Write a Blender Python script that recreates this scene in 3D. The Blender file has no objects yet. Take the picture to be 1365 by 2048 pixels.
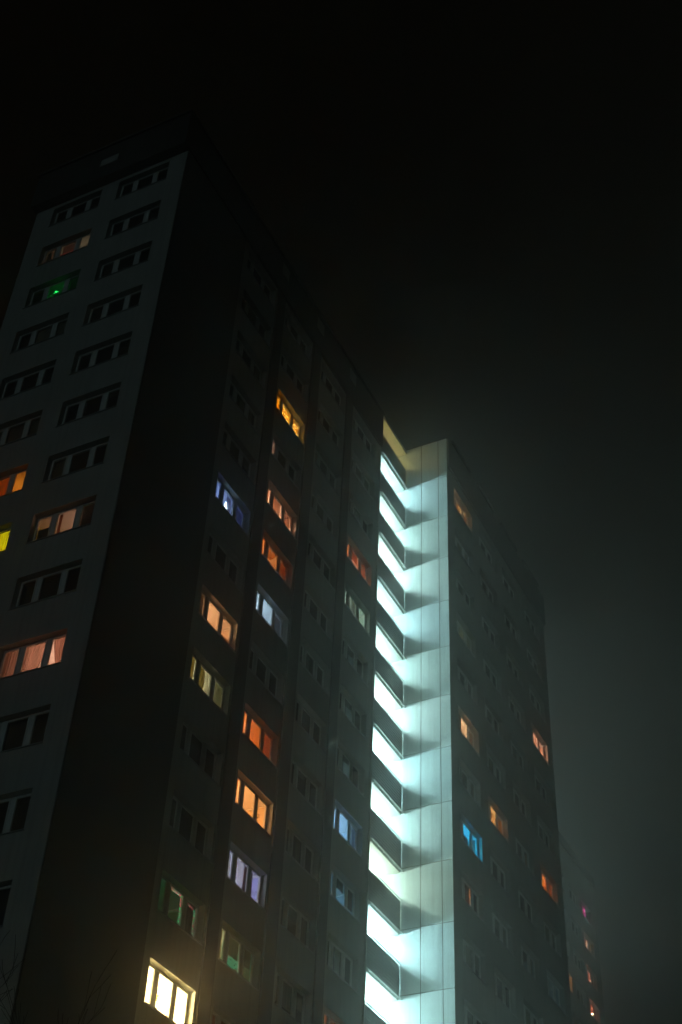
import bpy, bmesh, math, random
from mathutils import Vector, Matrix, noise
random.seed(7)
C = bpy.data.scenes[0].collection if bpy.context.scene is None else bpy.context.scene.collection
SC = bpy.context.scene

# ------------------------------------------------------------------ camera
cam_d = bpy.data.cameras.new('camera'); cam = bpy.data.objects.new('camera', cam_d); C.objects.link(cam)
cam.location = (-26.0467, -22.3524, 1.6)
cam.rotation_euler = (2.3033257, -0.0408068, -1.1166811)
cam_d.sensor_fit = 'VERTICAL'; cam_d.sensor_height = 36.0
cam_d.lens = 2724.667 / 2048 * 36
cam_d.clip_end = 2000
SC.camera = cam
# ------------------------------------------------------------------ world, night sky
w = bpy.data.worlds.new('World'); SC.world = w; w.use_nodes = True
bg = w.node_tree.nodes['Background']
bg.inputs['Color'].default_value = (0.80, 0.66, 0.30, 1); bg.inputs['Strength'].default_value = 0.0010
# one faint, low, wide source: the town's glow coming along the street onto the end wall
sd = bpy.data.lights.new('town_glow', 'SUN'); sun = bpy.data.objects.new('town_glow', sd); C.objects.link(sun)
sd.energy = 0.078; sd.angle = math.radians(12); sd.color = (0.62, 0.93, 1.0)
sun.rotation_euler = (-Vector((-1.0, -0.04, 0.14))).to_track_quat('-Z', 'Y').to_euler()
# ------------------------------------------------------------------ exposure / render
SC.view_settings.view_transform = 'Standard'; SC.view_settings.look = 'None'
SC.view_settings.exposure = 0.0; SC.view_settings.gamma = 1.0; SC.view_settings.use_curve_mapping = False
SC.render.engine = 'CYCLES'
cy = SC.cycles
cy.use_denoising = True
cy.use_light_tree = True
cy.max_bounces = 7; cy.diffuse_bounces = 5; cy.glossy_bounces = 2; cy.transmission_bounces = 3
cy.transparent_max_bounces = 12; cy.volume_bounces = 1
cy.sample_clamp_indirect = 8.0
cy.caustics_reflective = False; cy.caustics_refractive = False
cy.use_adaptive_sampling = False

# ================================================================== helpers
def tag(o, label=None, cat=None, group=None, kind=None):
    if label: o['label'] = label
    if cat: o['category'] = cat
    if group: o['group'] = group
    if kind: o['kind'] = kind
    return o
def obj(name, bm, mat, parent=None, loc=None, smooth=False):
    me = bpy.data.meshes.new(name)
    if smooth:
        for f in bm.faces: f.smooth = True
    bm.to_mesh(me); bm.free()
    for m in (mat if isinstance(mat, (list, tuple)) else [mat]): me.materials.append(m)
    o = bpy.data.objects.new(name, me); C.objects.link(o)
    if parent is not None: o.parent = parent
    if loc: o.location = loc
    return o
def share(name, me, parent=None):
    o = bpy.data.objects.new(name, me); C.objects.link(o)
    if parent is not None: o.parent = parent
    return o
def empty(name, loc=(0, 0, 0), rz=0.0, parent=None):
    o = bpy.data.objects.new(name, None); C.objects.link(o); o.location = loc; o.rotation_euler = (0, 0, rz)
    o.empty_display_size = 0.3
    if parent is not None: o.parent = parent
    return o
def quad(bm, a, b, c, d, mi=0):
    f = bm.faces.new([bm.verts.new(p) for p in (a, b, c, d)]); f.material_index = mi; return f
def box(bm, x0, x1, y0, y1, z0, z1, mi=0, bevel=0.0):
    v = [bm.verts.new(p) for p in ((x0,y0,z0),(x1,y0,z0),(x1,y1,z0),(x0,y1,z0),(x0,y0,z1),(x1,y0,z1),(x1,y1,z1),(x0,y1,z1))]
    fs = [bm.faces.new([v[i] for i in q]) for q in ((0,3,2,1),(4,5,6,7),(0,1,5,4),(1,2,6,5),(2,3,7,6),(3,0,4,7))]
    for f in fs: f.material_index = mi
    if bevel:
        es = list({e for f in fs for e in f.edges})
        bmesh.ops.bevel(bm, geom=es, offset=bevel, segments=1, affect='EDGES')
def tube(bm, pts, radii, seg=6):
    rings = []
    for i, (p, r) in enumerate(zip(pts, radii)):
        p = Vector(p)
        d = (Vector(pts[min(i+1, len(pts)-1)]) - Vector(pts[max(i-1, 0)])).normalized()
        a = d.orthogonal().normalized(); b = d.cross(a)
        rings.append([bm.verts.new(p + (a*math.cos(t*2*math.pi/seg) + b*math.sin(t*2*math.pi/seg))*r) for t in range(seg)])
    for r0, r1 in zip(rings, rings[1:]):
        for t in range(seg):
            bm.faces.new((r0[t], r0[(t+1) % seg], r1[(t+1) % seg], r1[t]))

# ------------------------------------------------------------------ materials
def mat(name, col, rough=0.8, var=0.12, scale=3.0, metallic=0.0, bump=0.0, spec=0.5, streak=0.0):
    m = bpy.data.materials.new(name); m.use_nodes = True; nt = m.node_tree; N = nt.nodes; L = nt.links
    b = N['Principled BSDF']; b.inputs['Roughness'].default_value = rough; b.inputs['Metallic'].default_value = metallic
    b.inputs['Specular IOR Level'].default_value = spec
    tc = N.new('ShaderNodeTexCoord')
    n1 = N.new('ShaderNodeTexNoise'); n1.inputs['Scale'].default_value = scale; n1.inputs['Detail'].default_value = 6
    L.new(tc.outputs['Object'], n1.inputs['Vector'])
    mp = N.new('ShaderNodeMapRange'); mp.inputs['From Min'].default_value = 0.25; mp.inputs['From Max'].default_value = 0.75
    mp.inputs['To Min'].default_value = 1 - var; mp.inputs['To Max'].default_value = 1 + var
    L.new(n1.outputs['Fac'], mp.inputs['Value'])
    fac = mp.outputs['Result']
    if streak:
        mg = N.new('ShaderNodeMapping'); mg.inputs['Scale'].default_value = (5.0, 5.0, 0.16)
        L.new(tc.outputs['Object'], mg.inputs['Vector'])
        n2 = N.new('ShaderNodeTexNoise'); n2.inputs['Scale'].default_value = 1.4; n2.inputs['Detail'].default_value = 4
        L.new(mg.outputs['Vector'], n2.inputs['Vector'])
        m2 = N.new('ShaderNodeMapRange'); m2.inputs['From Min'].default_value = 0.45; m2.inputs['From Max'].default_value = 0.75
        m2.inputs['To Min'].default_value = 1.0; m2.inputs['To Max'].default_value = 1 - streak
        L.new(n2.outputs['Fac'], m2.inputs['Value'])
        mu = N.new('ShaderNodeMath'); mu.operation = 'MULTIPLY'
        L.new(fac, mu.inputs[0]); L.new(m2.outputs['Result'], mu.inputs[1]); fac = mu.outputs[0]
    vm = N.new('ShaderNodeVectorMath'); vm.operation = 'SCALE'; vm.inputs[0].default_value = col[:3]
    L.new(fac, vm.inputs['Scale']); L.new(vm.outputs['Vector'], b.inputs['Base Color'])
    if bump:
        n3 = N.new('ShaderNodeTexNoise'); n3.inputs['Scale'].default_value = 60; n3.inputs['Detail'].default_value = 4
        L.new(tc.outputs['Object'], n3.inputs['Vector'])
        bp = N.new('ShaderNodeBump'); bp.inputs['Strength'].default_value = bump; bp.inputs['Distance'].default_value = 0.01
        L.new(n3.outputs['Fac'], bp.inputs['Height']); L.new(bp.outputs['Normal'], b.inputs['Normal'])
    return m
def emit(name, col, s):
    m = bpy.data.materials.new(name); m.use_nodes = True; N = m.node_tree.nodes
    b = N['Principled BSDF']; b.inputs['Base Color'].default_value = (0.4, 0.4, 0.4, 1)
    b.inputs['Emission Color'].default_value = (*col, 1); b.inputs['Emission Strength'].default_value = s
    return m
def glass_mat(name, reflect=0.08):
    m = bpy.data.materials.new(name); m.use_nodes = True; nt = m.node_tree; N = nt.nodes; N.clear()
    o = N.new('ShaderNodeOutputMaterial'); mx = N.new('ShaderNodeMixShader'); t = N.new('ShaderNodeBsdfTransparent')
    t.inputs['Color'].default_value = (0.93, 0.96, 0.94, 1)
    g = N.new('ShaderNodeBsdfGlossy'); g.inputs['Roughness'].default_value = 0.03
    lw = N.new('ShaderNodeLayerWeight'); pw = N.new('ShaderNodeMath'); pw.operation = 'POWER'; pw.inputs[1].default_value = 4.0
    fr = N.new('ShaderNodeMath'); fr.operation = 'MULTIPLY_ADD'; fr.inputs[1].default_value = 0.5; fr.inputs[2].default_value = 0.03
    nt.links.new(lw.outputs['Facing'], pw.inputs[0]); nt.links.new(pw.outputs[0], fr.inputs[0])
    nt.links.new(fr.outputs[0], mx.inputs[0]); nt.links.new(t.outputs[0], mx.inputs[1]); nt.links.new(g.outputs[0], mx.inputs[2])
    nt.links.new(mx.outputs[0], o.inputs[0]); return m
_cloth = {}
def cloth(col, tr=0.6):
    k = (tuple(round(c, 3) for c in col), tr)
    if k in _cloth: return _cloth[k]
    m = bpy.data.materials.new('curtain_cloth'); m.use_nodes = True; nt = m.node_tree; N = nt.nodes; L = nt.links; N.clear()
    o = N.new('ShaderNodeOutputMaterial'); mx = N.new('ShaderNodeMixShader'); mx.inputs[0].default_value = tr
    d = N.new('ShaderNodeBsdfDiffuse'); t = N.new('ShaderNodeBsdfTranslucent')
    tc = N.new('ShaderNodeTexCoord'); mg = N.new('ShaderNodeMapping'); mg.inputs['Scale'].default_value = (14, 14, 0.6)
    n = N.new('ShaderNodeTexNoise'); n.inputs['Scale'].default_value = 1.0; n.inputs['Detail'].default_value = 3
    L.new(tc.outputs['Object'], mg.inputs['Vector']); L.new(mg.outputs['Vector'], n.inputs['Vector'])
    mp = N.new('ShaderNodeMapRange'); mp.inputs['From Min'].default_value = 0.3; mp.inputs['From Max'].default_value = 0.7
    mp.inputs['To Min'].default_value = 0.6; mp.inputs['To Max'].default_value = 1.15
    L.new(n.outputs['Fac'], mp.inputs['Value'])
    vm = N.new('ShaderNodeVectorMath'); vm.operation = 'SCALE'; vm.inputs[0].default_value = col[:3]
    L.new(mp.outputs['Result'], vm.inputs['Scale'])
    for s in (d, t): L.new(vm.outputs['Vector'], s.inputs['Color'])
    L.new(d.outputs[0], mx.inputs[1]); L.new(t.outputs[0], mx.inputs[2]); L.new(mx.outputs[0], o.inputs[0])
    _cloth[k] = m; return m

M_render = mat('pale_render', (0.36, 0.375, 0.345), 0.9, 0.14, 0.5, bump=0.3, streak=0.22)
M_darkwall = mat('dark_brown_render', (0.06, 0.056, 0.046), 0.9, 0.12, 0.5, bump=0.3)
M_attic = mat('dark_attic_panel', (0.022, 0.021, 0.020), 0.8, 0.15, 1.0)
M_clad = mat('white_cladding_panel', (0.68, 0.81, 0.83), 0.42, 0.035, 0.8, streak=0.16)
M_joint = mat('dark_joint', (0.015, 0.018, 0.017), 0.9)
M_ceil = mat('gallery_concrete_paint', (0.84, 0.86, 0.83), 0.7, 0.05, 1.5)
M_parapet = mat('grey_parapet_panel', (0.13, 0.145, 0.135), 0.5, 0.12, 2.0, streak=0.25)
M_alu = mat('brushed_aluminium', (0.62, 0.66, 0.66), 0.35, 0.05, 8.0, metallic=0.7)
M_frame = mat('white_plastic_frame', (0.62, 0.65, 0.62), 0.4, 0.06, 4.0)
M_rail = mat('pale_rail_paint', (0.85,0.9,0.88), 0.4)
M_sill = mat('zinc_sill', (0.35, 0.37, 0.37), 0.4, 0.1, 4.0, metallic=0.4)
M_roof = mat('roof_felt', (0.06, 0.06, 0.06), 0.95)
M_darkglass = mat('unlit_window_glass', (0.012, 0.013, 0.013), 0.04, 0.2, 1.0, spec=0.6)
M_glass = glass_mat('window_glass')
M_bark = mat('wet_bark', (0.06, 0.05, 0.04), 0.9, 0.3, 20)
M_ground = mat('wet_lawn', (0.035, 0.045, 0.022), 0.95, 0.4, 0.4, bump=0.6)
M_path = mat('paving', (0.16, 0.16, 0.15), 0.7, 0.2, 1.2)
_paint = {}
def paint(col):
    k = tuple(round(c, 3) for c in col)
    if k not in _paint: _paint[k] = mat('room_wall_paint', col, 0.9, 0.05, 1.0)
    return _paint[k]

# ================================================================== windows
W, H, DEP = 2.58, 1.32, 0.24          # opening width, height, reveal depth
PANES = [(0.07, 0.64), (0.86, 1.66), (1.87, 2.51)]
def frame_mesh():
    bm = bmesh.new(); y0, y1 = DEP, DEP + 0.07
    box(bm, 0, W, y0, y1, 0, 0.07); box(bm, 0, W, y0, y1, H-0.07, H)
    box(bm, 0, 0.07, y0, y1, 0.07, H-0.07); box(bm, W-0.07, W, y0, y1, 0.07, H-0.07)
    box(bm, 0.66, 0.84, y0+0.002, y1, 0.07, H-0.07); box(bm, 1.68, 1.85, y0+0.002, y1, 0.07, H-0.07)
    for a, b in PANES:                 # casement sashes, proud of the fixed frame
        s = 0.045
        for q in ((a-0.02, b+0.02, 0.05, 0.05+s), (a-0.02, b+0.02, H-0.05-s, H-0.05)): box(bm, q[0], q[1], y0-0.022, y0+0.03, q[2], q[3])
        box(bm, a-0.02, a-0.02+s, y0-0.022, y0+0.03, 0.05+s, H-0.05-s); box(bm, b+0.02-s, b+0.02, y0-0.022, y0+0.03, 0.05+s, H-0.05-s)
    me = bpy.data.meshes.new('frame'); bm.to_mesh(me); bm.free(); me.materials.append(M_frame); return me
def pane_mesh(m):
    bm = bmesh.new()
    for a, b in PANES: box(bm, a, b, DEP+0.035, DEP+0.047, 0.07, H-0.07)
    me = bpy.data.meshes.new('pane'); bm.to_mesh(me); bm.free(); me.materials.append(m); return me
def sill_mesh():
    bm = bmesh.new(); box(bm, -0.03, W+0.03, -0.05, DEP-0.004, -0.028, 0.004, bevel=0.004)
    me = bpy.data.meshes.new('sill'); bm.to_mesh(me); bm.free(); me.materials.append(M_sill); return me
ME_frame, ME_dark, ME_clear, ME_sill = frame_mesh(), pane_mesh(M_darkglass), pane_mesh(M_glass), sill_mesh()

def room(par, wall, ceil, y0):
    bm = bmesh.new(); x0, x1, y1, z0, z1 = -0.55, W+0.45, DEP+2.9, -0.85, H+0.28
    quad(bm, (x0,y1,z0),(x1,y1,z0),(x1,y1,z1),(x0,y1,z1)); quad(bm, (x0,y0,z0),(x0,y1,z0),(x0,y1,z1),(x0,y0,z1))
    quad(bm, (x1,y0,z0),(x1,y1,z0),(x1,y1,z1),(x1,y0,z1)); quad(bm, (x0,y0,z0),(x1,y0,z0),(x1,y1,z0),(x0,y1,z0))
    quad(bm, (x0,y0,z1),(x1,y0,z1),(x1,y1,z1),(x0,y1,z1), 1)
    for a in ((x0,0,z0,z1),(W,x1,z0,z1),(0,W,z0,0),(0,W,H,z1)):
        quad(bm, (a[0],y0,a[2]),(a[1],y0,a[2]),(a[1],y0,a[3]),(a[0],y0,a[3]))
    # coving line and a wardrobe against the right-hand wall give the room some edges
    box(bm, x0+0.01, x1-0.01, y1-0.06, y1-0.01, z1-0.07, z1-0.01, 1)
    box(bm, x1-0.06, x1-0.01, y0+0.01, y1-0.06, z1-0.07, z1-0.01, 1)
    return obj('room', bm, [paint(wall), paint(ceil)], par)
def curtain(par, a, b, z0, z1, col, tr=0.6, y=DEP+0.12, folds=9, amp=0.03, slant=0.0, name='curtain'):
    """hanging cloth in folds between a and b; slant gathers the lower edge towards one side (tied back)"""
    bm = bmesh.new(); n = max(8, int(folds*(b-a)*6)); K = 8; g = []
    ph = random.random()*9
    for k in range(K+1):
        t = k/K; z = z1 + (z0-z1)*t; row = []
        for i in range(n+1):
            s = i/n; x = a + (b-a)*s
            if slant > 0: x = a + (b-a)*s*(1 - slant*t**1.3)
            elif slant < 0: x = b - (b-a)*(1-s)*(1 + slant*t**1.3)
            yy = y + amp*math.sin(s*(b-a)*folds*2*math.pi + ph + 0.7*math.sin(t*2+ph)) + amp*0.4*math.sin(s*(b-a)*folds*3.7*math.pi + 2*ph)
            row.append(bm.verts.new((x, yy, z)))
        g.append(row)
    for r0, r1 in zip(g, g[1:]):
        for i in range(n): bm.faces.new((r0[i], r0[i+1], r1[i+1], r1[i]))
    return obj(name, bm, cloth(col, tr), par, smooth=True)
def blind(par, a, b, z0, z1, col, tr=0.5, y=DEP+0.085, name='roller_blind'):
    bm = bmesh.new(); box(bm, a, b, y, y+0.004, z0, z1); box(bm, a, b, y-0.004, y+0.012, z0-0.018, z0)
    box(bm, a, b, y-0.012, y+0.03, z1, z1+0.035)
    return obj(name, bm, cloth(col, tr), par)
def louvre(par, a, b, z0, z1, col=(0.05,0.05,0.045)):
    bm = bmesh.new(); z = z0
    while z < z1:
        box(bm, a, b, DEP+0.07, DEP+0.11, z, z+0.035); z += 0.075
    return obj('shutter', bm, paint(col), par)
def lamp(par, col, P, loc=(1.3, DEP+1.25, 0.62), r=0.16):
    d = bpy.data.lights.new('room_lamp', 'POINT'); d.energy = P*1.65; d.color = col; d.shadow_soft_size = r
    o = bpy.data.objects.new('room_lamp', d); C.objects.link(o); o.parent = par; o.location = loc; return o

RV = random.Random(42)
def dark_variant():
    """an unlit flat whose curtains or blinds can be made out behind the glass"""
    g = RV.uniform(0.10, 0.5); c = (g, g*RV.uniform(0.8, 1.0), g*RV.uniform(0.6, 0.95)); f = []
    k = RV.randrange(4)
    if k == 0: f = [('b', a, b, RV.uniform(0.3, 0.9), Z1, c) for a, b in PANES[RV.randrange(2):]]
    elif k == 1: f = [('c', 1.35, 1.66, Z0, Z1, c), ('c', 1.87, RV.uniform(2.05, 2.5), Z0, Z1, c)]
    elif k == 2: f = [('c', 0.0, W, Z0, Z1, (c[0]*.6, c[1]*.6, c[2]*.6))]
    else: f = [('c', 0.07, 0.5, Z0, Z1, c), ('c', 2.2, 2.52, Z0, Z1, c)]
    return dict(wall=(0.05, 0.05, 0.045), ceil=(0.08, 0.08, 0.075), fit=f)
def window(parent, loc, rz, spec=None):
    w = share('window', ME_frame, parent); w.location = loc; w.rotation_euler = (0, 0, rz)
    if spec is None and RV.random() < 0.38:
        spec = dark_variant()
    share('pane', ME_dark if spec is None else ME_clear, w); share('sill', ME_sill, w)
    if spec is None: return w
    if spec.get('label'): w['label'] = spec['label']
    room(w, spec.get('wall', (0.6,0.58,0.55)), spec.get('ceil', (0.7,0.7,0.68)), DEP+0.072)
    if spec.get('P', 0): lamp(w, spec['col'], spec['P'], spec.get('loc', (1.3, DEP+1.25, 0.62)))
    for c in spec.get('fit', []):
        k = c[0]
        {'c': curtain, 'b': blind, 'l': louvre}[k](w, *c[1:-1] if isinstance(c[-1], dict) else c[1:], **(c[-1] if isinstance(c[-1], dict) else {}))
    return w

OR = (1.0, 0.47, 0.22); PK = (1.0, 0.53, 0.36); AM = (1.0, 0.42, 0.07); RD = (1.0, 0.33, 0.10)
WH = (1.0, 0.86, 0.66); LB = (0.50, 0.66, 1.0); YL = (1.0, 0.66, 0.22)
Z0, Z1 = 0.03, H-0.02
ALL = (0.0, W)
# ---- lit rooms of the left tower's long front: (column, row) -> spec
FRONT = {
 (0,3): dict(col=(0.36,0.48,1.0), P=30, wall=(0.45,0.5,0.7), fit=[('c',0.07,0.6,Z0,Z1,(0.45,0.5,0.62),dict(tr=.6)), ('c',1.35,1.66,Z0,Z1,(0.5,0.45,0.45)), ('c',1.87,W,Z0,Z1,(0.35,0.33,0.42),dict(tr=.5))], label='window with blue light and a glowing tree in its middle pane'),
 (0,5): dict(col=OR, P=74, wall=(0.7,0.6,0.5), fit=[('l',0.0,0.66,Z0,Z1), ('c',1.87,2.06,Z0,Z1,(0.45,0.25,0.10)), ('c',2.12,W,Z0,0.62,(0.22,0.10,0.06),dict(tr=.3))], label='orange window with a dark shutter over its left pane'),
 (0,6): dict(col=(1.0,0.86,0.56), P=34, wall=(0.5,0.5,0.4), fit=[('c',0.07,0.64,Z0,Z1,(0.35,0.24,0.05)), ('c',0.86,1.36,Z0,Z1,(0.30,0.23,0.07),dict(tr=.5)), ('c',1.36,1.68,Z0,Z1,(0.75,0.72,0.6),dict(tr=.8)), ('c',1.87,W,Z0,Z1,(0.42,0.42,0.30),dict(tr=.7))], label='olive and cream curtained window'),
 (0,9): dict(col=(0.02,0.55,0.16), P=3.0, wall=(0.1,0.4,0.2), loc=(0.9,DEP+0.8,0.5), fit=[('c',1.87,W,Z0,Z1,(0.12,0.13,0.10),dict(tr=.3))], label='dim green window with red and green fairy lights'),
 (0,10): dict(col=(1.0,0.70,0.32), P=950, wall=(0.8,0.78,0.7), label='very bright warm white window'),
 (1,0): dict(col=(1.0,0.60,0.04), P=80, wall=(0.7,0.45,0.15), fit=[('c',0.0,W,Z0,Z1,(0.80,0.50,0.10),dict(tr=.75,amp=.003))], label='amber window with a net of tiny lights'),
 (1,1): dict(col=PK, P=16, wall=(0.4,0.3,0.3), fit=[('b',0.84,W,0.16,Z1,(0.03,0.03,0.025),dict(tr=.15)), ('b',1.87,W,Z0,0.15,(0.03,0.03,0.025),dict(tr=.15))], label='nearly dark window with a pink gap at its left pane'),
 (1,2): dict(col=PK, P=165, wall=(0.75,0.6,0.5), fit=[('b',0.07,0.64,0.5,Z1,(0.62,0.48,0.38)), ('b',0.86,1.66,0.66,Z1,(0.62,0.48,0.38)), ('b',1.87,2.51,0.66,Z1,(0.62,0.48,0.38)), ('c',2.1,W,Z0,0.5,(0.7,0.5,0.35))], label='pink orange window with half lowered blinds'),
 (1,3): dict(col=RD, P=66, wall=(0.5,0.35,0.15), fit=[('c',0.0,0.3,Z0,Z1,(0.6,0.35,0.1)), ('c',0.45,0.64,Z0,Z1,(0.5,0.25,0.08)), ('c',0.86,1.7,0.75,Z1,(0.5,0.3,0.1),dict(slant=0.5)), ('c',1.87,2.0,Z0,0.9,(0.6,0.35,0.1)), ('c',2.03,W,Z0,Z1,(0.5,0.26,0.09),dict(tr=.6))], label='deep orange window with draped curtains'),
 (1,4): dict(col=(0.62,0.78,1.0), P=60, wall=(0.6,0.65,0.7), fit=[('c',0.07,0.64,Z0,Z1,(0.40,0.40,0.38)), ('c',1.87,2.02,Z0,Z1,(0.7,0.7,0.7)), ('c',2.02,W,Z0,Z1,(0.16,0.13,0.13),dict(tr=.5))], label='pale blue window with a brown curtain on the right'),
 (1,6): dict(col=RD, P=66, wall=(0.55,0.35,0.2), fit=[('c',0.07,0.64,Z0,Z1,(0.60,0.35,0.18)), ('c',0.86,1.70,Z0,Z1,(0.72,0.48,0.28),dict(tr=.7)), ('c',1.87,W,Z0,Z1,(0.6,0.36,0.24),dict(tr=.6))], label='red orange window fully curtained'),
 (1,7): dict(col=(1.0,0.44,0.16), P=90, wall=(0.75,0.62,0.42), fit=[('c',0.07,0.64,Z0,Z1,(0.6,0.42,0.28)), ('c',0.86,1.05,Z0,Z1,(0.6,0.5,0.48))], label='orange window without curtains in its right panes'),
 (1,8): dict(col=(0.88,0.84,1.0), P=44, wall=(0.45,0.45,0.72), fit=[('c',0.2,0.64,Z0,Z1,(0.5,0.5,0.42)), ('c',0.86,1.6,Z0,Z1,(0.62,0.60,0.60),dict(tr=.75,folds=11)), ('c',1.58,2.24,Z0,Z1,(0.09,0.03,0.03),dict(tr=.35,y=DEP+0.17))], label='lilac window with white and dark red curtains'),
 (1,9): dict(col=(1.0,0.88,0.55), P=50, wall=(0.05,0.36,0.30), ceil=(0.45,0.45,0.38), fit=[('c',0.15,0.64,Z0,Z1,(0.55,0.35,0.18)), ('b',0.86,1.66,0.66,Z1,(0.30,0.27,0.16)), ('b',1.87,2.51,0.70,Z1,(0.20,0.18,0.12)), ('c',2.1,W,Z0,0.7,(0.4,0.33,0.22),dict(tr=.6))], label='window with teal wall behind half lowered blinds'),
 (1,10): dict(col=RD, P=7, wall=(0.4,0.2,0.1), fit=[('c',0.0,W,Z0,Z1,(0.35,0.15,0.05),dict(tr=.4))]),
 (3,1): dict(col=(1.0,0.36,0.14), P=90, wall=(0.7,0.4,0.25), fit=[('c',0.0,0.64,Z0,Z1,(0.25,0.12,0.06)), ('b',0.86,1.66,0.80,Z1,(0.65,0.40,0.26)), ('b',1.87,2.51,0.72,Z1,(0.65,0.40,0.26))], label='small looking red orange window nearest the stair galleries'),
 (3,2): dict(col=(0.72,0.95,0.82), P=44, wall=(0.6,0.65,0.6), fit=[('c',0.0,0.64,Z0,Z1,(0.05,0.05,0.04)), ('c',0.86,1.30,Z0,Z1,(0.55,0.52,0.5)), ('c',1.30,1.7,Z0,Z1,(0.16,0.12,0.08),dict(tr=.4))], label='pale green white window'),
 (3,6): dict(col=(0.38,0.66,1.0), P=80, wall=(0.5,0.6,0.7), fit=[('c',0.0,0.64,Z0,Z1,(0.06,0.09,0.13)), ('c',1.98,2.30,Z0,Z1,(0.6,0.55,0.5)), ('c',2.30,W,Z0,Z1,(0.2,0.2,0.24))], label='sky blue window beside the stair galleries'),
 (3,7): dict(col=(0.16,0.42,0.62), P=36, wall=(0.4,0.5,0.6), fit=[('b',0.0,0.64,Z0,Z1,(0.02,0.02,0.02)), ('b',0.86,1.66,0.88,Z1,(0.02,0.025,0.02),dict(tr=.2)), ('b',1.87,2.51,0.48,Z1,(0.05,0.06,0.045),dict(tr=.2))], label='dim blue window half covered by dark blinds'),
 (3,9): dict(col=RD, P=30, wall=(0.5,0.2,0.1), fit=[('c',0.86,W,Z0,Z1,(0.5,0.2,0.08))], label='dim red window at the foot of the picture'),
}
# ---- end wall (column 0 = right, 1 = left)
ENDW = {
 (0,5): dict(col=(1.0,0.50,0.34), P=13, wall=(0.55,0.4,0.35), fit=[('b',0.07,0.64,Z0,0.78,(0.02,0.02,0.015),dict(tr=.1)), ('c',0.86,1.0,Z0,Z1,(0.3,0.12,0.07)), ('c',1.5,1.7,Z0,Z1,(0.35,0.15,0.09)), ('l',1.85,W,Z0,Z1,(0.03,0.03,0.025))], label='dim pink brown window with a slatted shutter on the right'),
 (0,7): dict(col=(1.0,0.50,0.34), P=42, wall=(0.7,0.5,0.4), fit=[('c',0.07,0.64,Z0,Z1,(0.62,0.45,0.38),dict(tr=.7)), ('c',0.84,1.70,Z0,Z1,(0.62,0.45,0.38),dict(tr=.7,slant=0.55)), ('c',1.85,W,Z0,Z1,(0.55,0.36,0.30),dict(tr=.7,slant=-0.45))], label='rosy window with tied back net curtains'),
 (1,4): dict(col=(1.0,0.32,0.03), P=22, wall=(0.8,0.5,0.1), fit=[('c',1.0,1.66,Z0,Z1,(0.5,0.2,0.05))], label='orange window'),
 (1,5): dict(col=(0.95,0.78,0.04), P=42, wall=(0.8,0.8,0.1), fit=[('c',0.0,W,Z0,Z1,(0.75,0.72,0.10),dict(tr=.75))], label='yellow curtained window'),
 (1,-1): dict(col=(1.0,0.70,0.46), P=7, wall=(0.5,0.5,0.4), fit=[('c',0.4,0.7,Z0,Z1,(0.02,0.02,0.02)), ('c',0.86,1.66,0.78,Z1,(0.22,0.13,0.13)), ('c',0.86,1.5,Z0,0.78,(0.75,0.04,0.04)), ('c',0.07,0.3,Z0,Z1,(0.02,0.02,0.02)), ('c',0.3,0.38,Z0,Z1,(0.8,0.05,0.04))], label='faint window with a red cloth in the middle pane'),
 (1,0): dict(col=(0.02,0.65,0.12), P=2.2, wall=(0.1,0.4,0.15), fit=[('c',0.0,0.66,Z0,Z1,(0.03,0.1,0.05)), ('c',1.87,W,Z0,Z1,(0.05,0.2,0.08))], label='dim green window with small green lights'),
}
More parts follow.
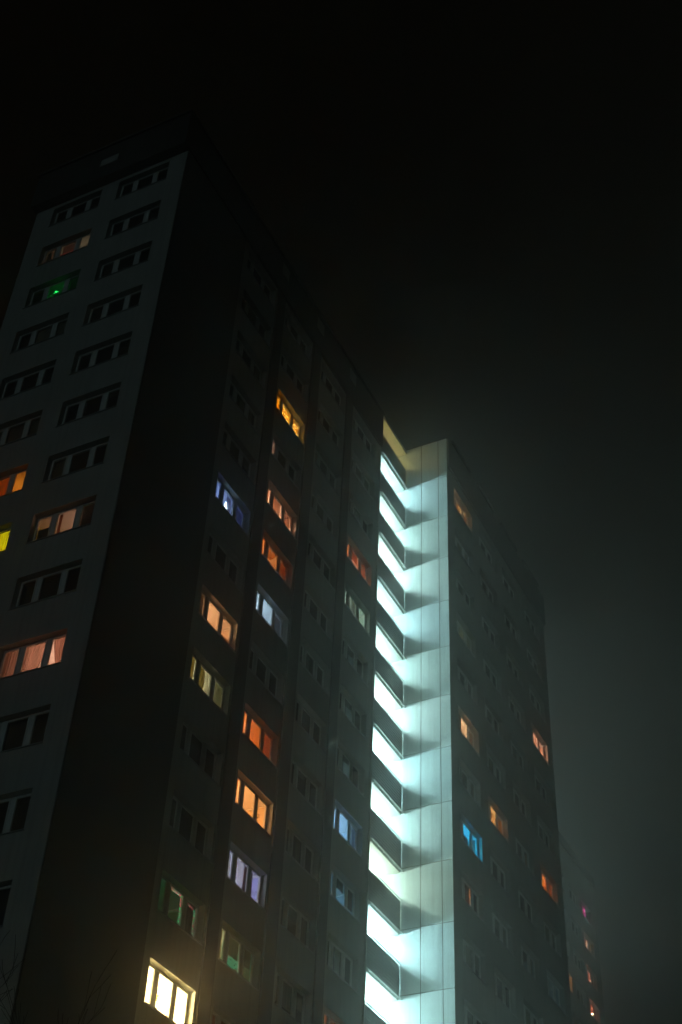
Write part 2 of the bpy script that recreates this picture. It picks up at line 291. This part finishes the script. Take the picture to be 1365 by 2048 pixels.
# ---- right tower front
RIGHT = {
 (0,-2): dict(col=(1.0,0.62,0.26), P=120, wall=(0.6,0.45,0.3), fit=[('c',0.86,1.66,Z0,Z1,(0.50,0.36,0.22)), ('c',2.2,W,Z0,Z1,(0.4,0.22,0.1))], label='amber brown window in the top row nearest the white wall'),
 (0,1): dict(col=(0.75,0.85,0.60), P=16, wall=(0.5,0.5,0.4), fit=[('c',0.0,W,Z0,Z1,(0.5,0.5,0.4))], label='faint grey window'),
 (0,3): dict(col=(1.0,0.58,0.32), P=135, wall=(0.7,0.55,0.4), fit=[('c',0.0,0.64,Z0,Z1,(0.03,0.03,0.03)), ('c',1.87,2.1,Z0,Z1,(0.6,0.4,0.25)), ('c',2.1,W,Z0,Z1,(0.22,0.17,0.10))], label='peach window with a bright middle pane'),
 (0,5): dict(col=(0.02,0.66,1.0), P=110, wall=(0.2,0.6,0.9), fit=[('b',0.0,0.64,Z0,Z1,(0.02,0.02,0.02),dict(tr=.1)), ('b',0.86,1.66,Z0,0.78,(0.05,0.10,0.14),dict(tr=.4)), ('c',1.87,2.05,Z0,Z1,(0.05,0.14,0.2))], label='cyan window'),
 (0,6): dict(col=RD, P=100, wall=(0.5,0.3,0.15), fit=[('c',0.0,0.64,Z0,Z1,(0.03,0.02,0.02)), ('b',0.86,1.66,0.38,Z1,(0.10,0.05,0.03)), ('b',1.87,2.51,Z0,Z1,(0.02,0.02,0.02),dict(tr=.1))], label='red orange window lit only low in one pane'),
 (1,4): dict(col=(1.0,0.50,0.16), P=115, wall=(0.5,0.35,0.2), fit=[('c',0.0,0.64,Z0,Z1,(0.04,0.03,0.02)), ('c',0.86,1.66,Z0,1.15,(0.5,0.4,0.3),dict(tr=.7)), ('c',1.87,W,Z0,Z1,(0.55,0.38,0.20),dict(tr=.7))], label='amber brown curtained window'),
 (3,1): dict(col=(1.0,0.42,0.26), P=120, wall=(0.6,0.4,0.3), fit=[('c',0.0,0.64,Z0,Z1,(0.03,0.02,0.02)), ('c',1.1,1.3,0.6,1.0,(0.3,0.1,0.05)), ('c',2.0,2.2,Z0,0.9,(0.4,0.2,0.1))], label='pink orange window near the right-hand edge, upper'),
 (3,4): dict(col=(1.0,0.36,0.10), P=130, wall=(0.6,0.35,0.15), fit=[('c',0.0,0.64,Z0,Z1,(0.03,0.02,0.02)), ('c',0.86,1.66,0.10,Z1,(0.55,0.36,0.2),dict(tr=.7)), ('c',1.87,W,Z0,Z1,(0.45,0.25,0.12),dict(tr=.6))], label='orange window near the right-hand edge, lower'),
 (3,6): dict(col=(0.20,0.45,0.60), P=5, wall=(0.3,0.4,0.5), fit=[('c',0.86,1.1,Z0,Z1,(0.1,0.1,0.1))], label='faint blue window'),
}

# ================================================================== wall with openings
def wall(bm, P, u0, u1, z0, z1, ops, mi=0):
    """P(u, d, z) maps to space (d = depth into the building); ops = [(u, z)] lower-left corners of W x H openings"""
    us = sorted({u0, u1, *[round(o[0], 4) for o in ops], *[round(o[0]+W, 4) for o in ops]})
    zs = sorted({z0, z1, *[round(o[1], 4) for o in ops], *[round(o[1]+H, 4) for o in ops]})
    S = {(round(o[0], 4), round(o[1], 4)) for o in ops}
    for a, b in zip(us, us[1:]):
        for c, d in zip(zs, zs[1:]):
            if any(abs(a-o[0]) < 1e-3 and abs(c-o[1]) < 1e-3 for o in S): continue
            quad(bm, P(a,0,c), P(b,0,c), P(b,0,d), P(a,0,d), mi)
    for a, c in S:
        b, d = a+W, c+H
        quad(bm, P(a,0,c), P(a,0,d), P(a,DEP+.07,d), P(a,DEP+.07,c), mi); quad(bm, P(b,0,c), P(b,DEP+.07,c), P(b,DEP+.07,d), P(b,0,d), mi)
        quad(bm, P(a,0,d), P(b,0,d), P(b,DEP+.07,d), P(a,DEP+.07,d), mi); quad(bm, P(a,0,c), P(a,DEP+.07,c), P(b,DEP+.07,c), P(b,0,c), mi)
def sill_z(row): return 44.94 - 2.8*row

ROWS = range(-2, 13)
T1 = [5.54, 9.22, 12.98, 16.62]        # left edges of the four columns, left tower
LU = [-3.46, -6.93]                    # end wall: u = -y ; left edges (y 3.46 and 6.93)
YE, XG0, XW, YC, XE = 7.9, 19.8, 23.0, -2.43, 38.2
ZT = 52.1                              # top of the rendered wall
T2 = [23.95, 27.52, 31.12, 34.68]

# ------------------------------------------------------------------ ground
bm = bmesh.new(); quad(bm, (-400,-400,0), (600,-400,0), (600,500,0), (-400,500,0))
tag(obj('ground', bm, M_ground), kind='structure')
bm = bmesh.new(); quad(bm, (-30,-7.5,0.004), (70,-7.5,0.004), (70,-4.5,0.004), (-30,-4.5,0.004)); quad(bm, (-30,-40,0.004), (-26.5,-40,0.004), (-26.5,30,0.004), (-30,30,0.004))
tag(obj('path', bm, M_path), kind='structure')

# ------------------------------------------------------------------ left tower
t1 = empty('apartment_tower', (0, 0, 0))
tag(t1, 'nearest tall slab block with pale end wall, dark blank corner and many lit windows', 'apartment tower', 'linked high-rise blocks')
PF = lambda y: (lambda u, d, z: (u, y+d, z))
PL = lambda u, d, z: (d, -u, z)
bm = bmesh.new()
wall(bm, PF(0.0), 5.1, XG0, 0, ZT, [(x, sill_z(r)) for x in T1 for r in ROWS])
wall(bm, PL, -YE, 0.0, 0, ZT, [(u, sill_z(r)) for u in LU for r in ROWS])
quad(bm, (XG0,0,0), (XG0,12,0), (XG0,12,ZT+2.6), (XG0,0,ZT+2.6))
quad(bm, (0,YE,0), (0,YE,ZT), (6,YE,ZT), (6,YE,0)); quad(bm, (6,YE,0), (6,YE,ZT), (6,12,ZT), (6,12,0)); quad(bm, (6,12,0), (6,12,ZT), (XG0,12,ZT), (XG0,12,0))
obj('wall', bm, M_render, t1)
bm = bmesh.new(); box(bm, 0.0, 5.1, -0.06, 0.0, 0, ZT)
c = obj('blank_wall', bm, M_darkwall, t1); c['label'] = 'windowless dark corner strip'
bm = bmesh.new(); box(bm, XG0-0.09, XG0+0.002, -0.05, -0.002, 0, ZT); obj('corner_trim', bm, M_render, t1)
for x0, x1 in ((8.26, 8.98), (11.93, 12.72), (15.66, 16.34)):
    bm = bmesh.new(); box(bm, x0, x1, -0.07, 0.0, 0, ZT)
    obj('pilaster', bm, M_darkwall, t1)
bm = bmesh.new()
box(bm, -0.42, 6.0, 0.10, YE+0.1, ZT+0.002, 54.45); box(bm, -0.42, XG0-0.002, -0.12, 0.10, ZT+0.002, 54.4)
box(bm, 6.0, XG0-0.002, 0.10, 12.1, ZT+0.002, 54.3)
at = obj('attic', bm, M_attic, t1)
M_vent = mat('vent_panel_paint', (0.35,0.36,0.33), 0.8)
for x0, x1 in ((8.3, 8.95), (12.0, 12.7), (15.7, 16.4)):
    bm = bmesh.new(); box(bm, x0, x1, -0.14, -0.122, 53.35, 54.1); obj('vent_panel', bm, M_vent, at)
bm = bmesh.new(); box(bm, -0.44, -0.422, 3.5, 4.4, 53.0, 53.5); obj('vent_panel', bm, M_vent, at)
bm = bmesh.new(); box(bm, -0.5, 6.2, -0.2, YE+0.2, 54.452, 54.56); box(bm, 6.2, XG0, -0.2, 12.2, 54.452, 54.56)
obj('roof', bm, M_roof, t1)
for i, x in enumerate(T1):
    for r in ROWS:
        window(t1, (x, 0, sill_z(r)), 0, FRONT.get((i, r)))
for i, u in enumerate(LU):
    for r in ROWS:
        window(t1, (0, -u, sill_z(r)), -math.pi/2, ENDW.get((i, r)))

# ------------------------------------------------------------------ right tower with white side wall and stair galleries
t2 = empty('apartment_tower', (XG0, YC, 0))
tag(t2, 'farther tall block with a glowing white side wall and stacked bright open galleries', 'apartment tower', 'linked high-rise blocks')
def par(o, root):
    o.parent = root; o.matrix_parent_inverse = Matrix.Translation(-root.location); return o
ZT2 = 52.6
bm = bmesh.new()
wall(bm, PF(YC), XW, XE, 0, ZT2, [(x, sill_z(r)) for x in T2 for r in ROWS])
quad(bm, (XE,YC,0), (XE,11,0), (XE,11,ZT2), (XE,YC,ZT2)); quad(bm, (XE,11,0), (XW,11,0), (XW,11,ZT2), (XE,11,ZT2)); quad(bm, (XW,2.4,0), (XW,11,0), (XW,11,ZT2), (XW,2.4,ZT2))
par(obj('wall', bm, M_render), t2)
bm = bmesh.new(); box(bm, XW+0.02, XE+0.1, YC-0.12, 11.1, ZT2+0.002, 54.7)
a2 = par(obj('attic', bm, mat('grey_attic_panel', (0.12,0.125,0.12), 0.8, 0.15, 1.0)), t2)
bm = bmesh.new(); 
for k in range(4): box(bm, XW+0.5+3.7*k, XW+3.1+3.7*k, YC-0.2, YC+0.6, 54.702, 54.95)
box(bm, XW-0.01, XE+0.2, YC+0.6, 11.2, 54.702, 54.8)
par(obj('roof', bm, M_roof), t2)
for i, x in enumerate(T2):
    for r in ROWS:
        par(window(None, (x, YC, sill_z(r)), 0, RIGHT.get((i, r))), t2)
# white cladding: panels with open joints over a dark backing
def jz(k): return 51.88 - 2.8*k
bm = bmesh.new(); ys = [YC, -1.93, -0.95, 1.2, 2.4]; g = 0.016
for k in range(-1, 19):
    z1 = jz(k); z0 = jz(k+1)
    if k == -1: z1 = 54.72
    z0 = max(z0, 0.0)
    for a, b in zip(ys, ys[1:]):
        box(bm, XW-0.02, XW-0.002, a+(g if a > YC else -0.004), b-g, z0+g, z1-g, bevel=0.003)
clad = par(obj('cladding', bm, M_clad), t2); clad['label'] = 'glossy white panelled side wall'
bm = bmesh.new(); quad(bm, (XW-0.001,YC,0), (XW-0.001,2.4,0), (XW-0.001,2.4,54.7), (XW-0.001,YC,54.7))
par(obj('cladding_backing', bm, M_joint), t2)
TEAL = (0.62, 0.97, 0.95)
M_tubes = [emit('gallery_tube', (TEAL[0]*t, TEAL[1], TEAL[2]*u), 310.0*f) for f, t, u in ((1,1,1),(0.84,1.04,.96),(1.12,.97,1.02),(0.92,1.0,1.04),(1.05,1.08,.97))]; M_tube = M_tubes[0]
M_tube2 = emit('gallery_tube_warm', (0.74, 0.96, 0.78), 190.0); M_tube3 = emit('gallery_tube_amber', (1.0, 0.74, 0.24), 24.0)
M_tube4 = emit('fog_glow_tube', TEAL, 800.0)  # extra bright tubes for unseen floors, added to make the fog glow
GX0, GX1 = XG0+0.004, XW-0.06
def gallery(root, X0, X1, Y, zf, tubem, par_):
    """one open gallery floor at height zf: slab > parapet, handrail, bottom_rail, bracket, lamp"""
    bm = bmesh.new()
    box(bm, X0, X1+0.05, Y+0.012, Y+2.4, zf-0.2, zf-0.0)
    quad(bm, (X0,Y+2.39,zf-0.0), (X1+0.05,Y+2.39,zf-0.0), (X1+0.05,Y+2.39,zf+2.6), (X0,Y+2.39,zf+2.6))
    s = par_(obj('gallery', bm, M_ceil), root)
    def sub(name, bm, m):
        o = obj(name, bm, m); o.parent = s; o.matrix_parent_inverse = s.matrix_parent_inverse.copy() if False else Matrix.Identity(4)
        return o
    bm = bmesh.new(); box(bm, X0, X1, Y-0.03, Y, zf-0.02, zf+1.28)
    for z in range(9): box(bm, X0+0.01, X1-0.01, Y-0.046, Y-0.03, zf+0.02+z*0.14, zf+0.12+z*0.14)
    sub('parapet', bm, M_parapet)
    bm = bmesh.new(); box(bm, X0, X1+0.03, Y-0.035, Y-0.005, zf+1.36, zf+1.40)
    n = 6
    for i in range(n+1):
        x = X0 + (X1-X0)*i/n; box(bm, x-0.02, x+0.02, Y-0.022, Y-0.008, zf+1.28, zf+1.36)
    sub('handrail', bm, M_alu)
    bm = bmesh.new(); box(bm, X0, X1, Y-0.175, Y-0.145, zf-0.215, zf-0.18)
    for i in range(n):
        x = X0 + (X1-X0)*(i+0.5)/n; box(bm, x-0.012, x+0.012, Y-0.16, Y+0.010, zf-0.178, zf-0.16)
    sub('bottom_rail', bm, M_rail)
    if tubem:
        bm = bmesh.new(); bt = bmesh.new()
        for a, b in ((X1-2.75, 1.3), (X1-1.35, 1.3), (X1-2.1, 1.9)):
            a += random.uniform(-0.06, 0.06)
            box(bm, a, a+1.0, Y+b-0.03, Y+b+0.03, zf+2.38, zf+2.41)
            for c in (a+0.2, a+0.8): box(bm, c-0.01, c+0.01, Y+b-0.01, Y+b+0.01, zf+2.41, zf+2.6)
            tube(bt, [(a, Y+b, zf+2.32), (a+1.0, Y+b, zf+2.32)], [0.045, 0.045], 8)
        sub('lamp_housing', bm, M_frame); sub('lamp_tube', bt, tubem)
    return s
for k in range(0, 19):
    zf = jz(k)
    tm = M_tube3 if k == 0 else (M_tube2 if k == 9 else M_tubes[(k*3+k//4) % 5])
    if zf < 9: tm = None
    gallery(t2, GX0, GX1, 0.0, zf, tm, par)
bm = bmesh.new(); box(bm, XG0+0.002, XW-0.03, -0.06, 10.7, 54.40, 54.62)
par(obj('gallery_roof', bm, M_ceil), t2)

# ------------------------------------------------------------------ third block, far in the fog
Y3, X3 = 8.2, 81.4
t3 = empty('apartment_tower', (66, Y3, 0))
tag(t3, 'distant block almost lost in the fog behind, only a few dim windows showing', 'apartment tower', 'linked high-rise blocks')
T3 = [70.6, 74.1, 77.4]
ROW3 = range(0, 8)
def sz3(r): return 53.2 - 2.8*r
bm = bmesh.new()
wall(bm, PF(Y3), 69.6, X3, 0, 57.4, [(x, sz3(r)) for x in T3 for r in ROW3])
quad(bm, (X3,Y3,0), (X3,22,0), (X3,22,57.4), (X3,Y3,57.4)); quad(bm, (X3,22,0), (69.6,22,0), (69.6,22,57.4), (X3,22,57.4)); quad(bm, (69.6,Y3,0), (69.6,22,0), (69.6,22,57.4), (69.6,Y3,57.4))
wall(bm, PF(Y3+2.4), 44, 66.3, 0, 75.6, []); quad(bm, (44,Y3+2.4,0), (44,22,0), (44,22,75.6), (44,Y3+2.4,75.6)); quad(bm, (66.3,Y3+2.4,0), (66.3,22,0), (66.3,22,75.6), (66.3,Y3+2.4,75.6)); quad(bm, (69.6,Y3+4.9,57.4), (69.6,22,57.4), (69.6,22,75.6), (69.6,Y3+4.9,75.6)); quad(bm, (66.3,Y3+4.9,0), (69.6,Y3+4.9,0), (69.6,Y3+4.9,75.6), (66.3,Y3+4.9,75.6))  # unseen west part and shaft, made taller to carry the added fog lighting
par(obj('wall', bm, M_render), t3)
bm = bmesh.new(); box(bm, 69.62, X3+0.1, Y3-0.1, 22.1, 57.402, 58.2); par(obj('attic', bm, M_attic), t3)
bm = bmesh.new(); box(bm, 44, 69.61, Y3+2.3, 22, 75.602, 76.4)
par(obj('attic', bm, M_attic), t3)  # cap of the unseen raised part
FAR = {
 (2,0): dict(col=(1.0,0.05,0.40), P=60, wall=(0.6,0.2,0.4), loc=(0.9,DEP+0.6,1.0), fit=[('c',0.9,1.05,0.2,Z1,(0.7,0.1,0.4)), ('c',1.87,W,Z0,Z1,(0.15,0.06,0.06))], label='faint magenta window'),
 (2,1): dict(col=(1.0,0.60,0.45), P=190, wall=(0.5,0.4,0.35), fit=[('c',0.86,1.66,Z0,Z1,(0.35,0.25,0.22)), ('c',1.87,W,Z0,Z1,(0.25,0.23,0.18))], label='faint brown window'),
 (2,2): dict(col=(1.0,0.40,0.28), P=200, wall=(0.5,0.3,0.25), fit=[('b',0.86,1.2,Z0,Z1,(0.02,0.02,0.02),dict(tr=.1)), ('c',1.87,W,Z0,Z1,(0.02,0.02,0.02),dict(tr=.1)), ('c',1.35,1.66,0.7,Z1,(0.2,0.06,0.04))], label='faint red window with a bright spot'),
 (2,3): dict(col=(1.0,0.30,0.16), P=190, wall=(0.5,0.25,0.15), fit=[('c',0.86,1.66,Z0,Z1,(0.35,0.14,0.08)), ('c',1.87,W,Z0,Z1,(0.25,0.10,0.06))], label='faint dark red window'),
 (0,3): dict(col=(1.0,0.55,0.12), P=420, wall=(0.8,0.5,0.2), fit=[('c',0.0,W,Z0,Z1,(0.7,0.45,0.15),dict(tr=.75))], label='amber window'),
}
for i, x in enumerate(T3):
    for r in ROW3: par(window(None, (x, Y3, sz3(r)), 0, FAR.get((i, r))), t3)
for k in range(0, 16):
    gallery(t3, 66.33, 69.5, Y3+2.4, 72.5-2.8*k, M_tube4 if k < 11 else None, par)  # floors hidden behind the right tower, added and lit for the fog halo
bm = bmesh.new(); quad(bm, (69.59,Y3,0), (69.59,Y3+4.8,0), (69.59,Y3+4.8,57.3), (69.59,Y3,57.3)); par(obj('cladding', bm, M_clad), t3)

# ================================================================== things in the windows
def ico(bm, c, r, mi=0):
    res = bmesh.ops.create_icosphere(bm, subdivisions=1, radius=r, matrix=Matrix.Translation(c))
    for f in {f for v in res['verts'] for f in v.link_faces}: f.material_index = mi
def garland(loc, pts, cols, r, label, step=0.06, jit=0.015, rz=0.0, power=9.0, name='string_lights'):
    root = empty(name, loc, rz)
    tag(root, label, 'string lights')
    bm = bmesh.new(); bw = bmesh.new(); L = []
    for a, b in zip(pts, pts[1:]):
        a, b = Vector(a), Vector(b); n = max(1, int((b-a).length/step))
        L += [a.lerp(b, i/n) + Vector((random.uniform(-jit,jit), 0, random.uniform(-jit,jit))) for i in range(n)]
    for i, p in enumerate(L): ico(bm, p, r*random.uniform(0.7,1.2), random.randrange(len(cols)))
    tube(bw, [p + Vector((0,0.006,0)) for p in L], [0.003]*len(L), 3)
    obj('wire', bw, paint((0.02,0.05,0.02)), root)
    obj('bulb_chain', bm, [emit('bulb', c, power*random.uniform(0.8,1.2)) for c in cols], root)
    return root
yw = DEP+0.06
garland((T1[0], 0, sill_z(9)), [(0.92,yw,1.18),(1.60,yw,1.20),(1.62,yw,0.1)], [(0.05,1,0.3),(1,0.1,0.12),(0.5,1,0.7),(1,0.35,0.3)], 0.008, 'red and green fairy lights round the middle pane of the dim green window')
garland((T1[0], 0, sill_z(9)), [(1.92,yw,1.18),(2.42,yw,1.10),(2.47,yw,0.12)], [(0.05,1,0.3),(1,0.1,0.12),(0.7,1,0.8)], 0.008, 'sparser fairy lights round the right pane of the dim green window', step=0.08)
# net of lights behind the amber window's panes
root = empty('light_net', (T1[1], 0, sill_z(0))); tag(root, 'net of tiny warm lights hanging behind the amber window panes', 'string lights')
bm = bmesh.new()
for i in range(100):
    a, b = ((0.90,1.62) if i % 2 else (1.9,2.48)); ico(bm, (random.uniform(a,b), yw+0.01, random.uniform(0.1,1.2)), 0.012)
obj('bulb_chain', bm, emit('warm_bulb', (1,0.66,0.16), 14), root)
bw = bmesh.new()
for x in (0.92,1.1,1.28,1.46,1.6,1.92,2.1,2.28,2.45): tube(bw, [(x,yw+0.02,1.22),(x,yw+0.02,0.1)], [0.003,0.003], 3)
obj('wire', bw, paint((0.05,0.05,0.02)), root)
# glowing little tree
root = empty('light_tree', (T1[0]+1.30, DEP+0.12, sill_z(3)+0.40)); tag(root, 'small glowing bluish white tree low in the middle pane of the blue window', 'decoration')
bm = bmesh.new()
for k in range(6):
    z = 0.06+0.075*k; r = 0.17-0.026*k
    bmesh.ops.create_cone(bm, segments=12, radius1=r, radius2=r*0.25, depth=0.10, cap_ends=True, matrix=Matrix.Translation((0,0,z+0.05)) @ Matrix.Scale(0.45, 4, (0,1,0)))
obj('branches', bm, emit('tree_glow', (0.62,0.85,1.0), 9.0), root)
bm = bmesh.new(); box(bm, -0.02, 0.02, -0.015, 0.015, -0.38, 0.07); obj('stem', bm, emit('stem_glow', (0.4,0.7,1.0), 2.0), root)
# green lamps in the end wall's dim green window
root = empty('green_lights', (0, 6.93, sill_z(0)), -math.pi/2); tag(root, 'cluster of small bright green lights in the dim green end wall window', 'string lights')
bm = bmesh.new()
for x, z, r in ((1.05,0.10,.05),(1.12,0.16,.03),(1.22,0.50,.055),(1.32,0.46,.03),(1.15,0.42,.025),(1.55,0.75,.02),(1.56,0.84,.015),(1.0,0.3,.015),(1.4,0.2,.012)): ico(bm, (x, yw, z*0.8+0.42), r*0.8)
obj('bulb_chain', bm, emit('green_bulb', (0.02,0.8,0.12), 4.0), root)
# plants and trinkets on the sill of the bright window
def pot_plant(x, z, y, leafc, label, s=1.0, root_loc=(0,0,0)):
    root = empty('potted_plant', (x, y, z)); tag(root, label, 'plant', 'window sill plants')
    bm = bmesh.new(); bmesh.ops.create_cone(bm, segments=12, radius1=0.05*s, radius2=0.065*s, depth=0.1*s, cap_ends=True, matrix=Matrix.Translation((0,0,0.05*s)))
    obj('pot', bm, paint((0.5,0.12,0.02)), root)
    bm = bmesh.new()
    for i in range(26):
        a = random.uniform(0, 6.28); rr = random.uniform(0.02,0.11)*s; zz = (0.12+random.uniform(0,0.22))*s
        c = Vector((math.cos(a)*rr, math.sin(a)*rr*0.5, zz)); d = Vector((math.cos(a),0.3*math.sin(a),random.uniform(0.2,1))).normalized()*0.05*s; n = d.orthogonal().normalized()*0.02*s
        quad(bm, c, c+d*0.5+n, c+d, c+d*0.5-n)
    obj('leaves', bm, cloth(leafc, 0.5), root); return root
pot_plant(T1[0]+1.05, sill_z(10)+0.07, DEP+0.16, (0.55,0.50,0.03), 'yellow leaved plant at the left of the very bright window', 1.9)
pot_plant(T1[0]+1.58, sill_z(10)+0.05, DEP+0.16, (0.6,0.22,0.02), 'small orange plant against the mullion of the very bright window', 1.5)
pot_plant(T1[1]+1.45, sill_z(9)+0.03, DEP+0.10, (0.05,0.22,0.12), 'dark green plant in the window with the teal wall', 2.2)
pot_plant(T1[1]+1.98, sill_z(7)+0.02, DEP+0.12, (0.05,0.04,0.02), 'dark plant low in the orange window without curtains', 2.0)
pot_plant(T1[1]+2.36, sill_z(8)+0.06, DEP+0.12, (0.10,0.06,0.05), 'round brown plant low in the lilac window', 2.0)
# tiny lamp in the far block
root = empty('star_lamp', (T3[2]+0.95, Y3, sz3(3)+0.35)); tag(root, 'tiny bright lamp in the lowest visible window of the distant block', 'lamp')
bm = bmesh.new(); ico(bm, (0, 0.12, 0), 0.07); obj('bulb', bm, emit('far_bulb', (1,0.65,0.4), 30), root)

# ================================================================== bare trees, lower left
def bare_tree(base, h, lean, label, seed, r0=0.09):
    random.seed(seed)
    root = empty('bare_tree', base); tag(root, label, 'tree', 'bare trees in front of the blocks')
    bt, bc = bmesh.new(), bmesh.new()
    def grow(bm, p, d, L, r, lv):
        pts = [p]; rad = [r]; n = 5
        for i in range(n):
            d = (d + Vector((random.uniform(-1,1), random.uniform(-1,1), random.uniform(-.4,.9)))*0.13).normalized()
            pts.append(pts[-1] + d*L/n); rad.append(max(0.0018, r*(1-0.55*(i+1)/n)))
            if lv > 0 and i >= (1 if lv < 4 else 2):
                for _ in range(2 if lv > 1 else 1):
                    s = (d + Vector((random.uniform(-1,1), random.uniform(-1,1), random.uniform(0.0,0.8)))*0.75).normalized()
                    grow(bc, pts[-1], s, L*random.uniform(0.42,0.62), rad[-1]*0.6, lv-1)
        tube(bm, pts, rad, 5)
    grow(bt, Vector((0,0,0)), Vector(lean).normalized(), h, r0, 4)
    obj('trunk', bt, M_bark, root); obj('crown', bc, M_bark, root)
    return root
bare_tree((-19.1, -16.3, 0), 2.85, (0.0, 0.0, 1), 'leafless tree whose thin twigs cross the pale end wall at the lower left', 11, 0.06)
bare_tree((-18.7, -17.0, 0), 2.4, (-0.03, 0.0, 1), 'leafless tree whose twigs reach the very bright window', 23, 0.04)

# ================================================================== fog
bm = bmesh.new(); box(bm, -44, 150, -50, 90, -1.0, 84)
hz = obj('haze', bm, []); tag(hz, kind='stuff')
m = bpy.data.materials.new('fog'); m.use_nodes = True; nt = m.node_tree; nt.nodes.clear()
o = nt.nodes.new('ShaderNodeOutputMaterial'); v = nt.nodes.new('ShaderNodeVolumePrincipled')
v.inputs['Color'].default_value = (0.97, 0.905, 0.865, 1); v.inputs['Density'].default_value = 0.0076; v.inputs['Anisotropy'].default_value = 0.89
nt.links.new(v.outputs[0], o.inputs['Volume']); hz.data.materials.append(m)
